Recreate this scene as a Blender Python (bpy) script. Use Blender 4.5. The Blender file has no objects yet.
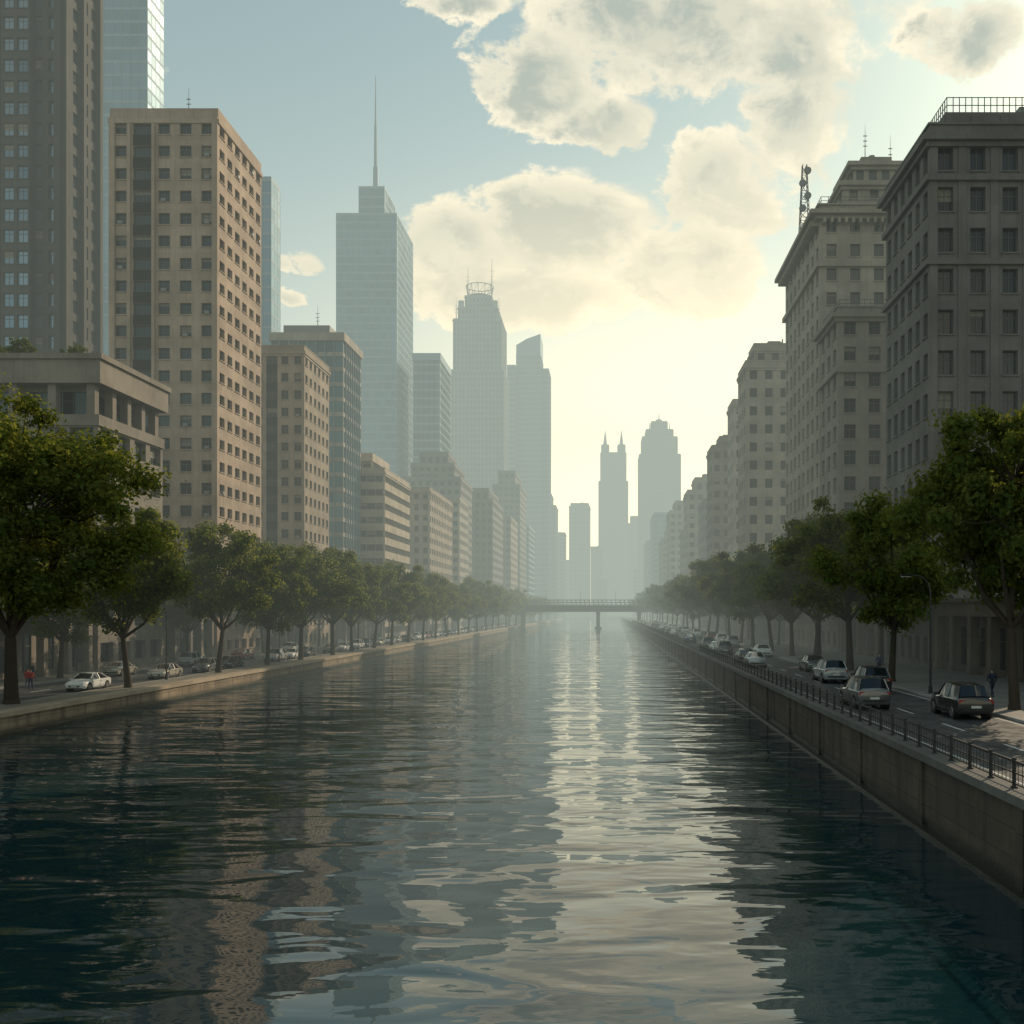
import bpy, math, random
import numpy as np
from mathutils import Vector, Matrix
random.seed(7); rng=np.random.default_rng(11)
R=math.radians
scene=bpy.context.scene
scene.view_settings.view_transform='Standard'
scene.view_settings.look='None'
scene.view_settings.exposure=0
COL=scene.collection

# ---------------------------------------------------------------- node helpers
class NT:
    def __init__(s,tree):
        s.t=tree; s.n=tree.nodes; s.l=tree.links
    def new(s,typ,**kw):
        n=s.n.new(typ)
        for k,v in kw.items(): setattr(n,k,v)
        return n
    def put(s,sock,v):
        if isinstance(v,bpy.types.NodeSocket): s.l.new(v,sock)
        else:
            if sock.type=='RGBA' and len(v)==3: v=(*v,1)
            sock.default_value=v
    def math(s,op,a,b=0.0,c=None,clamp=False):
        n=s.new('ShaderNodeMath',operation=op); n.use_clamp=clamp
        s.put(n.inputs[0],a); s.put(n.inputs[1],b)
        if c is not None: s.put(n.inputs[2],c)
        return n.outputs[0]
    def vmul(s,v,w):
        n=s.new('ShaderNodeVectorMath',operation='MULTIPLY'); s.put(n.inputs[0],v); s.put(n.inputs[1],w); return n.outputs[0]
    def vadd(s,v,w):
        n=s.new('ShaderNodeVectorMath',operation='ADD'); s.put(n.inputs[0],v); s.put(n.inputs[1],w); return n.outputs[0]
    def noise(s,vec,scale,detail=4,rough=.5,dist=0.0):
        n=s.new('ShaderNodeTexNoise'); s.put(n.inputs['Vector'],vec)
        n.inputs['Scale'].default_value=scale; n.inputs['Detail'].default_value=detail
        n.inputs['Roughness'].default_value=rough; n.inputs['Distortion'].default_value=dist
        return n.outputs[0]
    def sstep(s,v,a,b,o0=0.0,o1=1.0):
        n=s.new('ShaderNodeMapRange',interpolation_type='SMOOTHSTEP')
        s.put(n.inputs[0],v); n.inputs[1].default_value=a; n.inputs[2].default_value=b
        n.inputs[3].default_value=o0; n.inputs[4].default_value=o1
        return n.outputs[0]
    def mix(s,f,a,b,blend='MIX'):
        n=s.new('ShaderNodeMix',data_type='RGBA',blend_type=blend)
        s.put(n.inputs[0],f); s.put(n.inputs[6],a); s.put(n.inputs[7],b)
        return n.outputs[2]
    def pos(s): return s.new('ShaderNodeNewGeometry').outputs['Position']
    def rnd(s): return s.new('ShaderNodeNewGeometry').outputs['Random Per Island']

def newmat(name):
    m=bpy.data.materials.new(name); m.use_nodes=True
    T=NT(m.node_tree); b=m.node_tree.nodes['Principled BSDF']
    return m,T,b
def c4(c,k=1): return (c[0]*k,c[1]*k,c[2]*k,1)
_cache={}
def stone(name,col,rough=.85,var=.28,streak=.45,bump=.15):
    if name in _cache: return _cache[name]
    m,T,b=newmat(name); p=T.pos()
    n1=T.noise(p,.22,6,.62); n2=T.noise(T.vmul(p,(2.2,2.2,.09)),1,4,.6); n3=T.noise(p,6,2,.6)
    f=T.sstep(n1,.3,.7)
    c=T.mix(f,c4(col,1-var),c4(col,1+var*.6))
    s=T.sstep(n2,.45,.75,0,streak)
    c=T.mix(s,c,c4((col[0]*.45,col[1]*.46,col[2]*.48)))
    c=T.mix(T.math('MULTIPLY',n3,.25),c,c4(col,.7))
    c=T.mix(T.math('MULTIPLY',T.rnd(),.22),c,c4(col,.5))
    T.put(b.inputs['Base Color'],c); b.inputs['Roughness'].default_value=rough
    b.inputs['Specular IOR Level'].default_value=.25
    bp=T.new('ShaderNodeBump'); bp.inputs['Strength'].default_value=bump; bp.inputs['Distance'].default_value=.05
    T.put(bp.inputs['Height'],n3); T.put(b.inputs['Normal'],bp.outputs[0])
    _cache[name]=m; return m
def plain(name,col,rough=.5,metal=0.0,spec=.5,coat=0):
    if name in _cache: return _cache[name]
    m,T,b=newmat(name); n=T.noise(T.pos(),3,3,.6)
    c=T.mix(T.sstep(n,.3,.7),c4(col,.85),c4(col,1.1)); T.put(b.inputs['Base Color'],c)
    b.inputs['Roughness'].default_value=rough; b.inputs['Metallic'].default_value=metal
    b.inputs['Specular IOR Level'].default_value=spec
    if coat: b.inputs['Coat Weight'].default_value=coat; b.inputs['Coat Roughness'].default_value=.05
    _cache[name]=m; return m
def glassm(name,c1,c2,rough=.12,wob=.02,metal=0.0,spec=.5):
    if name in _cache: return _cache[name]
    m,T,b=newmat(name); r=T.rnd()
    r2=T.math('FRACT',T.math('MULTIPLY',r,17.31))
    big=T.noise(T.pos(),.04,3,.6)
    f=T.math('ADD',T.math('MULTIPLY',r2,.6),T.math('MULTIPLY',T.sstep(big,.35,.65),.4))
    T.put(b.inputs['Base Color'],T.mix(f,c4(c1),c4(c2)))
    T.put(b.inputs['Roughness'],T.math('ADD',T.math('MULTIPLY',r,.15),rough))
    b.inputs['Metallic'].default_value=metal; b.inputs['Specular IOR Level'].default_value=spec
    bp=T.new('ShaderNodeBump'); bp.inputs['Strength'].default_value=.3; bp.inputs['Distance'].default_value=wob
    T.put(bp.inputs['Height'],T.noise(T.pos(),.8,2)); T.put(b.inputs['Normal'],bp.outputs[0])
    _cache[name]=m; return m

# ---------------------------------------------------------------- mesh builder
class MB:
    def __init__(s): s.v=[]; s.f=[]; s.m=[]
    def quad(s,a,b,c,d,m=0):
        i=len(s.v); s.v+= [a,b,c,d]; s.f.append((i,i+1,i+2,i+3)); s.m.append(m)
    def box(s,x0,x1,y0,y1,z0,z1,m=0,bottom=True):
        i=len(s.v)
        s.v+=[(x0,y0,z0),(x1,y0,z0),(x1,y1,z0),(x0,y1,z0),(x0,y0,z1),(x1,y0,z1),(x1,y1,z1),(x0,y1,z1)]
        fs=[(0,1,5,4),(1,2,6,5),(2,3,7,6),(3,0,4,7),(4,5,6,7)]
        if bottom: fs.append((3,2,1,0))
        for f in fs: s.f.append(tuple(i+k for k in f)); s.m.append(m)
    def obox(s,P,u0,u1,v0,v1,d0,d1,m=0):
        i=len(s.v)
        s.v+=[P(u0,v0,d0),P(u1,v0,d0),P(u1,v0,d1),P(u0,v0,d1),P(u0,v1,d0),P(u1,v1,d0),P(u1,v1,d1),P(u0,v1,d1)]
        for f in [(0,1,5,4),(1,2,6,5),(2,3,7,6),(3,0,4,7),(4,5,6,7),(3,2,1,0)]:
            s.f.append(tuple(i+k for k in f)); s.m.append(m)
    def cyl(s,p0,p1,r0,r1,n=8,m=0,cap=True):
        p0=Vector(p0); p1=Vector(p1); d=(p1-p0)
        if d.length<1e-6: return
        d.normalize(); a=d.orthogonal().normalized(); b=d.cross(a)
        i=len(s.v)
        for k in range(n):
            t=2*math.pi*k/n; o=a*math.cos(t)+b*math.sin(t)
            s.v.append(tuple(p0+o*r0)); s.v.append(tuple(p1+o*r1))
        for k in range(n):
            j=(k+1)%n
            s.f.append((i+2*k,i+2*j,i+2*j+1,i+2*k+1)); s.m.append(m)
        if cap:
            s.f.append(tuple(i+2*k+1 for k in range(n))); s.m.append(m)
            s.f.append(tuple(i+2*k for k in reversed(range(n)))); s.m.append(m)
    def obj(s,name,mats,parent=None,smooth=False):
        if not s.f: return None
        me=bpy.data.meshes.new(name); me.from_pydata([tuple(v) for v in s.v],[],s.f)
        for mt in mats: me.materials.append(mt)
        me.polygons.foreach_set('material_index',s.m)
        if smooth: me.polygons.foreach_set('use_smooth',[True]*len(s.f))
        me.update()
        o=bpy.data.objects.new(name,me); COL.objects.link(o)
        if parent: o.parent=parent
        return o
def empty(name,loc=(0,0,0)):
    e=bpy.data.objects.new(name,None); e.location=loc; e.empty_display_size=1; COL.objects.link(e); return e

# ---------------------------------------------------------------- materials
M_frame=plain('window_frame_paint',(.09,.09,.09),.6)
M_roof=stone('roof_gravel',(.14,.135,.13))
M_glassd=glassm('window_glass_dark',(.006,.009,.012),(.03,.038,.045),.08,.02,0,.4)
M_blind=plain('window_blind',(.22,.20,.165),.8)
M_glassb=glassm('curtain_glass_blue',(.05,.13,.19),(.11,.23,.31),.22,.05,.25)
M_glasst=glassm('curtain_glass_teal',(.035,.08,.10),(.10,.16,.18),.2,.05,.25)
M_metal=plain('dark_metal',(.05,.052,.055),.45,.6)
M_galv=plain('galvanised_metal',(.28,.29,.30),.45,.7)
M_mech=plain('roof_machinery',(.2,.2,.2),.6)

# ---------------------------------------------------------------- facade
def facade(W,G,Tm,p,U,N,w,h,st):
    fh=st.get('fh',3.3); bw=st.get('bw',3.2)
    nf=max(1,round(h/fh)); nb=max(1,round(w/bw)); fh=h/nf; bw=w/nb
    ww=st.get('ww',.5)*bw; wh=st.get('wh',.52)*fh; sl=st.get('sill',.27)*fh; rc=st.get('rc',.28)
    dark=st.get('dark',())
    px,py,pz=p; ux,uy=U; nx,ny=N
    def P(u,v,d): return (px+ux*u-nx*d, py+uy*u-ny*d, pz+v)
    mul=st.get('mul',1); sb=st.get('sb',True); ac=st.get('ac',0); bl=st.get('blind',.25)
    for i in range(nf):
        b=i*fh; a0=b+sl; a1=a0+wh
        W.quad(P(0,b,0),P(w,b,0),P(w,a0,0),P(0,a0,0))
        W.quad(P(0,a1,0),P(w,a1,0),P(w,b+fh,0),P(0,b+fh,0))
        prev=0
        for j in range(nb):
            wj=ww if j not in dark else bw*.86
            u0=j*bw+(bw-wj)/2; u1=u0+wj
            W.quad(P(prev,a0,0),P(u0,a0,0),P(u0,a1,0),P(prev,a1,0)); prev=u1
            W.quad(P(u0,a0,0),P(u0,a0,rc),P(u0,a1,rc),P(u0,a1,0))
            W.quad(P(u1,a0,rc),P(u1,a0,0),P(u1,a1,0),P(u1,a1,rc))
            W.quad(P(u0,a0,0),P(u1,a0,0),P(u1,a0,rc),P(u0,a0,rc))
            W.quad(P(u0,a1,rc),P(u1,a1,rc),P(u1,a1,0),P(u0,a1,0))
            G.quad(P(u0,a0,rc),P(u1,a0,rc),P(u1,a1,rc),P(u0,a1,rc),0)
            if bl and random.random()<(bl if j not in dark else bl*.3):
                t=random.uniform(.2,.75); 
                G.quad(P(u0+.03,a1-wh*t,rc-.012),P(u1-.03,a1-wh*t,rc-.012),P(u1-.03,a1-.02,rc-.012),P(u0+.03,a1-.02,rc-.012),1)
            if mul:
                fw=.07; d=rc-.05
                for k in range(1,mul+1):
                    um=u0+(u1-u0)*k/(mul+1)
                    Tm.quad(P(um-fw/2,a0,d),P(um+fw/2,a0,d),P(um+fw/2,a1,d),P(um-fw/2,a1,d))
                vm=a0+wh*.68
                Tm.quad(P(u0,vm-fw/2,d-.004),P(u1,vm-fw/2,d-.004),P(u1,vm+fw/2,d-.004),P(u0,vm+fw/2,d-.004))
                Tm.quad(P(u0,a0,d-.006),P(u0+fw,a0,d-.006),P(u0+fw,a1,d-.006),P(u0,a1,d-.006))
                Tm.quad(P(u1-fw,a0,d-.006),P(u1,a0,d-.006),P(u1,a1,d-.006),P(u1-fw,a1,d-.006))
            if sb and j not in dark: W.obox(P,u0-.12,u1+.12,a0-.14,a0-.003,-.13,.04)
            if ac and random.random()<ac:
                uc=(u0+u1)/2; Tm.obox(P,uc-.35,uc+.35,a0+.02,a0+.45,-.3,rc-.06,1)
            if j in dark and i<nf-1:
                G.quad(P(u0,a1+.02,-.02),P(u1,a1+.02,-.02),P(u1,b+fh+sl-.02,-.02),P(u0,b+fh+sl-.02,-.02),2)
        W.quad(P(prev,a0,0),P(w,a0,0),P(w,a1,0),P(prev,a1,0))
    pd=st.get('pier',0)
    if pd:
        ev=st.get('pier_every',1); pw=st.get('pier_w',.35)
        for j in range(0,nb+1,ev):
            u=min(max(j*bw,pw/2+.004),w-pw/2-.004)
            W.obox(P,u-pw/2,u+pw/2,.01,h-.01,-pd,.03)
    fin=st.get('fin',0)
    if fin:
        for j in range(1,nb):
            u=j*bw; Tm.obox(P,u-.07,u+.07,.01,h-.01,-fin,.02)

def rooftop(Tm,x0,x1,y0,y1,z,n=3,rail=False):
    for k in range(n):
        a=random.uniform(1.5,4); b=random.uniform(1.5,4); c=random.uniform(1,2.6)
        cx=random.uniform(x0+3,x1-3) if x1-x0>7 else (x0+x1)/2
        cy=random.uniform(y0+3,y1-3) if y1-y0>7 else (y0+y1)/2
        Tm.box(cx-a/2,cx+a/2,cy-b/2,cy+b/2,z,z+c,1)
        Tm.box(cx-a/2+.2,cx+a/2-.2,cy-b/2+.2,cy+b/2-.2,z+c,z+c+.25,0)
        Tm.cyl((cx+a/2+.4,cy,z),(cx+a/2+.4,cy,z+c+1),.15,.15,8,1)
def railring(Tm,x0,x1,y0,y1,z,h,step=1.2):
    for zz in (z+h,z+h*.5):
        Tm.box(x0,x1,y0,y0+.06,zz-.03,zz+.03); Tm.box(x0,x1,y1-.06,y1,zz-.03,zz+.03)
        Tm.box(x0,x0+.06,y0+.06,y1-.06,zz-.03,zz+.03); Tm.box(x1-.06,x1,y0+.06,y1-.06,zz-.03,zz+.03)
    nx=max(1,int((x1-x0)/step)); ny=max(1,int((y1-y0)/step))
    for k in range(nx+1):
        x=x0+(x1-x0-.07)*k/nx
        for y in (y0-.004,y1-.068): Tm.box(x,x+.07,y,y+.07,z,z+h+.04)
    for k in range(1,ny):
        y=y0+(y1-y0-.07)*k/ny
        for x in (x0-.004,x1-.068): Tm.box(x,x+.07,y,y+.07,z,z+h+.04)
def mast(Tm,x,y,z,h,r=.25,m=0):
    Tm.cyl((x,y,z),(x,y,z+h*.5),r,r*.7,8,m); Tm.cyl((x,y,z+h*.5),(x,y,z+h),r*.6,r*.2,6,m)
    for k in range(3):
        zz=z+h*(.35+.15*k); Tm.box(x-r*4,x+r*4,y-.05,y+.05,zz,zz+.1,m)
def lattice(Tm,x,y,z,h,w):
    n=int(h/1.3); 
    for k in range(n):
        a=w*(1-.65*k/n); b=w*(1-.65*(k+1)/n); z0=z+h*k/n; z1=z+h*(k+1)/n
        for (ax,ay,bx,by) in ((-1,-1,1,-1),(1,-1,1,1),(1,1,-1,1),(-1,1,-1,-1)):
            Tm.cyl((x+ax*a,y+ay*a,z0),(x+bx*b,y+by*b,z1),.05,.05,4)
            Tm.cyl((x+ax*a,y+ay*a,z0),(x+ax*b,y+ay*b,z1),.08,.08,4)
            Tm.cyl((x+ax*a,y+ay*a,z0),(x+bx*a,y+by*a,z0),.05,.05,4)
    for k in range(4):
        s_=1 if k%2 else -1
        Tm.cyl((x+s_*.4,y-w*.5,z+h*(.5+.14*k)),(x+s_*.4,y-w*.5-.35,z+h*(.5+.14*k)),.55,.55,12,1)

def body(W,G,Tm,x0,x1,y0,y1,z0,z1,stS,stE,sides,parapet=1.0,cornice=0):
    h=z1-z0
    if 'S' in sides: facade(W,G,Tm,(x0,y0,z0),(1,0),(0,-1),x1-x0,h,stS)
    else: W.quad((x0,y0,z0),(x1,y0,z0),(x1,y0,z1),(x0,y0,z1))
    if 'E' in sides: facade(W,G,Tm,(x1,y0,z0),(0,1),(1,0),y1-y0,h,stE)
    else: W.quad((x1,y0,z0),(x1,y1,z0),(x1,y1,z1),(x1,y0,z1))
    if 'W' in sides: facade(W,G,Tm,(x0,y1,z0),(0,-1),(-1,0),y1-y0,h,stE)
    else: W.quad((x0,y1,z0),(x0,y0,z0),(x0,y0,z1),(x0,y1,z1))
    W.quad((x1,y1,z0),(x0,y1,z0),(x0,y1,z1),(x1,y1,z1))
    t=.35; zp=z1+parapet
    W.quad((x0,y0,z1),(x1,y0,z1),(x1,y1,z1),(x0,y1,z1),1)
    if parapet>0:
        W.box(x0,x1,y0,y0+t,z1+.002,zp); W.box(x0,x1,y1-t,y1,z1+.002,zp)
        W.box(x0,x0+t,y0+t,y1-t,z1+.002,zp); W.box(x1-t,x1,y0+t,y1-t,z1+.002,zp)
    if cornice:
        c=cornice
        for (e,a,b) in ((c*.45,z1-.9,z1-.45),(c,z1-.45,z1+.12)):
            ringband(W,x0,x1,y0,y1,a,b,e)
        a,b,e=zp,zp+.2,c*.2
        W.box(x0-e,x1+e,y0-e,y0+t+.05,a,b);W.box(x0-e,x1+e,y1-t-.05,y1+e,a,b)
        W.box(x0-e,x0+t+.05,y0+t+.05,y1-t-.05,a,b);W.box(x1-t-.05,x1+e,y0+t+.05,y1-t-.05,a,b)

def ringband(W,x0,x1,y0,y1,z0,z1,e,m=0):
    W.box(x0-e,x1+e,y0-e,y0-.003,z0,z1,m); W.box(x0-e,x1+e,y1+.003,y1+e,z0,z1,m)
    W.box(x0-e,x0-.003,y0-.003,y1+.003,z0,z1,m); W.box(x1+.003,x1+e,y0-.003,y1+.003,z0,z1,m)

def finish(name,W,G,Tm,wall,glass=None,trim=None,span=None):
    e=empty(name)
    W.obj('walls',[wall,M_roof],e)
    G.obj('windows',[glass or M_glassd,M_blind,span or M_metal],e)
    Tm.obj('trim',[trim or M_frame,M_mech,M_galv],e)
    return e

LZ=1.3; RZ=2.6
def S(**k): return dict(k)

# ================= LEFT BANK
mt_tan=stone('tan_concrete',(.42,.315,.24)); mt_brown=stone('brown_stone',(.075,.066,.062))
mt_beige=stone('beige_stone',(.34,.27,.21)); mt_grey=stone('grey_limestone',(.22,.205,.19))
mt_lt=stone('pale_limestone',(.36,.31,.26)); mt_conc=stone('concrete_frame',(.25,.215,.18))
mt_rgrey=stone('weathered_grey_stone',(.17,.16,.15)); mt_hotel=stone('hotel_limestone',(.33,.28,.23))
mt_dspan=plain('shaded_dark_brown_spandrel',(.022,.018,.015),.9,0,.2)  # dark brown panels, colour darkened further to stand in for a deep recess's shade
mt_steel=plain('steel_blue_mullion',(.20,.28,.34),.7,.1)
M_glassr=glassm('window_glass_reflective',(.09,.13,.17),(.20,.27,.33),.08,.02,.5)

W,G,T=MB(),MB(),MB()
x0,x1,y0,y1=-92,-56,110,126
stf=S(fh=3.8,bw=3.6,ww=.72,wh=.55,sill=.25,rc=.6,mul=2,sb=False)
body(W,G,T,x0,x1,y0,y1,LZ,29,stf,stf,'SE',parapet=.0)
facade(W,G,T,(x0+2,y0+2,29.01),(1,0),(0,-1),x1-x0-4,4.0,S(fh=4.5,bw=3.6,ww=.8,wh=.8,sill=.08,rc=.1,sb=False,blind=0))
facade(W,G,T,(x1-2,y0+2,29.01),(0,1),(1,0),y1-y0-4,4.0,S(fh=4.5,bw=3.6,ww=.8,wh=.8,sill=.08,rc=.1,sb=False,blind=0))
for k in range(9):
    x=x0+.4+(x1-x0-1.7)*k/8; W.box(x,x+.9,y0+.1,y0+1,29.02,33.0)
for k in range(1,5):
    y=y0+.4+(y1-y0-1.7)*k/4; W.box(x1-1.25,x1-.35,y,y+.9,29.02,33.0)
W.box(x0-.5,x1+.5,y0-.5,y1+.5,33.0,35.6); W.box(x0-.8,x1+.8,y0-.8,y1+.8,35.6,36.2)
W.box(x0-.25,x1+.25,y0-.25,y0-.01,28.4,29.6);W.box(x1+.01,x1+.25,y0-.01,y1,28.4,29.6)
rooftop(T,x0,x1,y0,y1,36.2,3)
finish('office_block_with_roof_terrace',W,G,T,mt_conc)

# dark tower with projecting bays
W,G,T=MB(),MB(),MB()
x0,x1,y0,y1=-122,-90,165,177
st=S(fh=3.5,bw=2.7,ww=.62,wh=.62,sill=.2,rc=.5,pier=.8,pier_every=2,pier_w=.9,mul=1,sb=False,blind=.12)
body(W,G,T,x0,x1,y0,y1,LZ,128,st,st,'SE',cornice=.8)
for k in range(3):
    u=x0+4+k*9.5
    facade(W,G,T,(u,y0-1.6,LZ),(1,0),(0,-1),4.6,122,S(fh=3.5,bw=2.3,ww=.78,wh=.62,sill=.2,rc=.35,mul=1,sb=True,blind=.12))
    W.quad((u,y0-1.6,LZ),(u,y0,LZ),(u,y0,LZ+122),(u,y0-1.6,LZ+122)); W.quad((u+4.6,y0-1.6,LZ),(u+4.6,y0,LZ),(u+4.6,y0,LZ+122),(u+4.6,y0-1.6,LZ+122))
    W.box(u,u+4.6,y0-1.6,y0-.01,LZ+122.01,LZ+123)
finish('dark_stone_tower',W,G,T,mt_brown,M_glassr)

W,G,T=MB(),MB(),MB()
st=S(fh=3.8,bw=2.4,ww=.93,wh=.80,sill=.1,rc=.05,mul=0,sb=False,fin=.12,blind=0)
st_n=S(fh=3.8,bw=2.4,ww=.93,wh=.80,sill=.1,rc=.03,mul=0,sb=False,blind=0)
body(W,G,T,-160,-130,283,293.5,LZ,205,st,st_n,'SE')
finish('blue_glass_tower',W,G,T,mt_steel,M_glassb,mt_steel)

W,G,T=MB(),MB(),MB()
x0,x1,y0,y1=-71.6,-56,144,162
body(W,G,T,x0,x1,y0,y1,LZ,79,S(fh=3.25,bw=3.12,ww=.54,wh=.5,sill=.27,rc=.4,dark=(1,),mul=1,ac=.10,pier=.35,pier_every=5,pier_w=.8),
     S(fh=3.25,bw=3.0,ww=.62,wh=.44,sill=.3,rc=.5,mul=1,ac=.05,blind=.15),'SE',parapet=1.4)
W.box(-68.9,-68.5,y0-.5,y0-.003,LZ,78); W.box(-65.4,-65.0,y0-.5,y0-.003,LZ,78)
ringband(W,x0,x1,y0,y1,78.2,78.8,.2)
rooftop(T,x0,x1,y0,y1,79,3); T.box(-67,-61,150,157,79.002,83,1)
mast(T,-64,153,83,5,.08)
finish('tan_apartment_tower',W,G,T,mt_tan,span=mt_dspan)

W,G,T=MB(),MB(),MB()
body(W,G,T,-125,-95,283,291,LZ,130,st,st_n,'SE'); finish('blue_glass_tower',W,G,T,mt_steel,M_glassb,mt_steel)

W,G,T=MB(),MB(),MB()
body(W,G,T,-68,-56,185,201.5,LZ,56,S(fh=3.3,bw=2.4,ww=.55,wh=.5,rc=.35,dark=(2,),ac=.08),S(fh=3.3,bw=2.7,ww=.5,wh=.46,rc=.4,ac=.05),'SE',cornice=.3)
rooftop(T,-68,-56,185,201,56,2); finish('beige_apartment_block',W,G,T,mt_beige,span=mt_dspan)

W,G,T=MB(),MB(),MB()
sg=S(fh=3.6,bw=2.2,ww=.9,wh=.72,sill=.12,rc=.12,mul=0,sb=False,fin=.3,blind=.05)
body(W,G,T,-79,-62,235,252,LZ,72,sg,sg,'SE'); ringband(W,-79,-62,235,252,71.5,73.4,.4)
T.box(-77,-66,238,248,72.002,76,1); mast(T,-70,242,76,6,.12); rooftop(T,-79,-62,235,252,72,2)
finish('glass_office_block',W,G,T,mt_lt,M_glasst,mt_steel)

W,G,T=MB(),MB(),MB()
sb_=S(fh=3.5,bw=2.4,ww=.96,wh=.46,sill=.3,rc=.5,mul=1,sb=False)
body(W,G,T,-70,-56,252,284,LZ,43,sb_,sb_,'SE',cornice=.3); body(W,G,T,-68,-60,256,276,43.01,47.5,sb_,sb_,'SE')
rooftop(T,-68,-60,256,276,47.5,3); finish('banded_apartment_block',W,G,T,stone('warm_render',(.44,.36,.28)))
W,G,T=MB(),MB(),MB()
body(W,G,T,-70,-56,316,362,LZ,46,S(fh=3.4,bw=2.8,ww=.5,wh=.5),S(fh=3.4,bw=3.2,ww=.55,wh=.45),'SE',cornice=.4)
rooftop(T,-70,-56,316,360,46,4); finish('beige_apartment_block',W,G,T,mt_beige)

W,G,T=MB(),MB(),MB()
st7=S(fh=4.0,bw=2.6,ww=.9,wh=.74,sill=.12,rc=.06,mul=0,sb=False,fin=.15,blind=0)
x0,x1,y0,y1=-129,-100,476,516
body(W,G,T,x0,x1,y0,y1,LZ,197,st7,st7,'SE',parapet=.5)
body(W,G,T,x0+10,x1-6.5,y0+3,y1-12,197.01,211,st7,st7,'SE',parapet=.5)
mx=-111.5
T.cyl((mx,482,211),(mx,482,222),1.3,1.2,10,0);T.cyl((mx,482,222),(mx,482,242),.9,.7,8,0);T.cyl((mx,482,242),(mx,482,266),.5,.15,8,0)
finish('glass_skyscraper_with_spire',W,G,T,mt_steel,M_glassb,mt_steel)

W,G,T=MB(),MB(),MB()
body(W,G,T,-93,-80,479,512,LZ,130,st7,st7,'SE'); ringband(W,-93,-80,479,512,128,131.5,.3); rooftop(T,-93,-80,479,512,130,3)
finish('dark_glass_tower',W,G,T,mt_steel,M_glasst,M_metal)

W,G,T=MB(),MB(),MB()
sd=S(fh=4,bw=2.6,ww=.5,wh=.6,sill=.2,rc=.4,mul=0,sb=False,pier=.5,pier_w=.7,blind=0)
cx=-91
for (hw,za,zb,dy) in ((18.5,LZ,176,0),(17,176.01,212,1.5),(14,212.01,221,4),(9.5,221.01,230,7)):
    body(W,G,T,cx-hw,cx+hw,700+dy,735-dy,za,zb,sd,sd,'SE',cornice=.5)
for dx in (-15,15): mast(T,cx+dx,703,212,16,.35)
for dx in (-12,12): W.box(cx+dx-1.8,cx+dx+1.8,705,708,221.02,227)
T.cyl((cx,716,230),(cx,716,233),8,8.5,14)
for k in range(12):
    a=k*math.pi/6; T.cyl((cx+8.5*math.cos(a),716+8.5*math.sin(a),233),(cx+9.8*math.cos(a),716+9.8*math.sin(a),240),.3,.2,4)
    b_=(k+1)*math.pi/6; T.cyl((cx+8.5*math.cos(a),716+8.5*math.sin(a),233),(cx+9.8*math.cos(b_),716+9.8*math.sin(b_),240),.15,.15,4)
    T.cyl((cx+9.8*math.cos(a),716+9.8*math.sin(a),240),(cx+9.8*math.cos(b_),716+9.8*math.sin(b_),240),.3,.3,4)
mast(T,cx+9,712,233,26,.4); mast(T,cx-8,712,233,20,.35)
finish('stepped_art_deco_skyscraper',W,G,T,stone('skyscraper_stone',(.30,.32,.33)),M_glasst)

W,G,T=MB(),MB(),MB()
st10=S(fh=4.2,bw=2.6,ww=.8,wh=.7,sill=.15,rc=.15,mul=0,sb=False,fin=.3,blind=0)
body(W,G,T,-80,-73.2,800,835,LZ,204,st10,st10,'SE'); body(W,G,T,-73.1,-53.5,804,838,LZ,214,st10,st10,'SE'); body(W,G,T,-53.4,-47,808,838,LZ,203,st10,st10,'SE')
def wedge(W,x0,x1,y0,y1,z,za,zb):
    a=[(x0,y0,z),(x1,y0,z),(x1,y0,zb),(x0,y0,za)]; b=[(x,y1,zz) for x,y,zz in a]
    i=len(W.v); W.v+=a+b
    for f in ((0,1,2,3),(5,4,7,6),(4,0,3,7),(1,5,6,2),(3,2,6,7)): W.f.append(tuple(i+k for k in f)); W.m.append(0)
wedge(W,-73.0,-64.6,804.5,837,215.02,222,227); wedge(W,-64.5,-53.6,804.5,837,215.02,227,231)
finish('slant_top_skyscraper',W,G,T,mt_steel,M_glasst,mt_steel)

def simple(name,x0,x1,y0,y1,z,zt,mat,side,tier=None,gl=None,n=2,fh=3.6,bw=3,ww=.55,wh=.5,corn=.3,**k):
    W,G,T=MB(),MB(),MB()
    s_=S(fh=fh,bw=bw,ww=ww,wh=wh,rc=.3,mul=0,sb=False,blind=.15,**k)
    body(W,G,T,x0,x1,y0,y1,z,zt,s_,s_,'S'+side,cornice=corn)
    zt2=zt
    if tier:
        for (ins,hh) in tier:
            x0+=ins;x1-=ins;y0+=ins;y1-=ins
            body(W,G,T,x0,x1,y0,y1,zt2+.01,zt2+hh,s_,s_,'S'+side,cornice=corn); zt2+=hh
    rooftop(T,x0,x1,y0,y1,zt2,n)
    return finish(name,W,G,T,mat,gl)
simple('stepped_office_building',-84,-60,410,445,LZ,62,mt_grey,'E',[(3,6),(3,5)])
simple('grey_office_building',-66,-52,455,500,LZ,58,mt_grey,'E',[(2,5)])
simple('pale_office_building',-75,-56,380,404,LZ,50,mt_lt,'E')
simple('beige_apartment_block',-66,-50,520,560,LZ,56,mt_beige,'E')
simple('grey_office_building',-66,-50,575,620,LZ,80,mt_grey,'E',[(3,8)])
simple('glass_office_block',-68,-50,640,690,LZ,62,mt_steel,'E',gl=M_glasst,ww=.85,wh=.7)
simple('grey_office_building',-60,-44,860,900,LZ,98,mt_grey,'E',[(4,10)])
simple('pale_office_building',-50,-39,930,960,LZ,80,mt_lt,'E')
simple('rear_office_tower',-38,-17,1000,1030,LZ,112,mt_grey,'E',[(1.5,3)],bw=4,fh=4.5)
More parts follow.
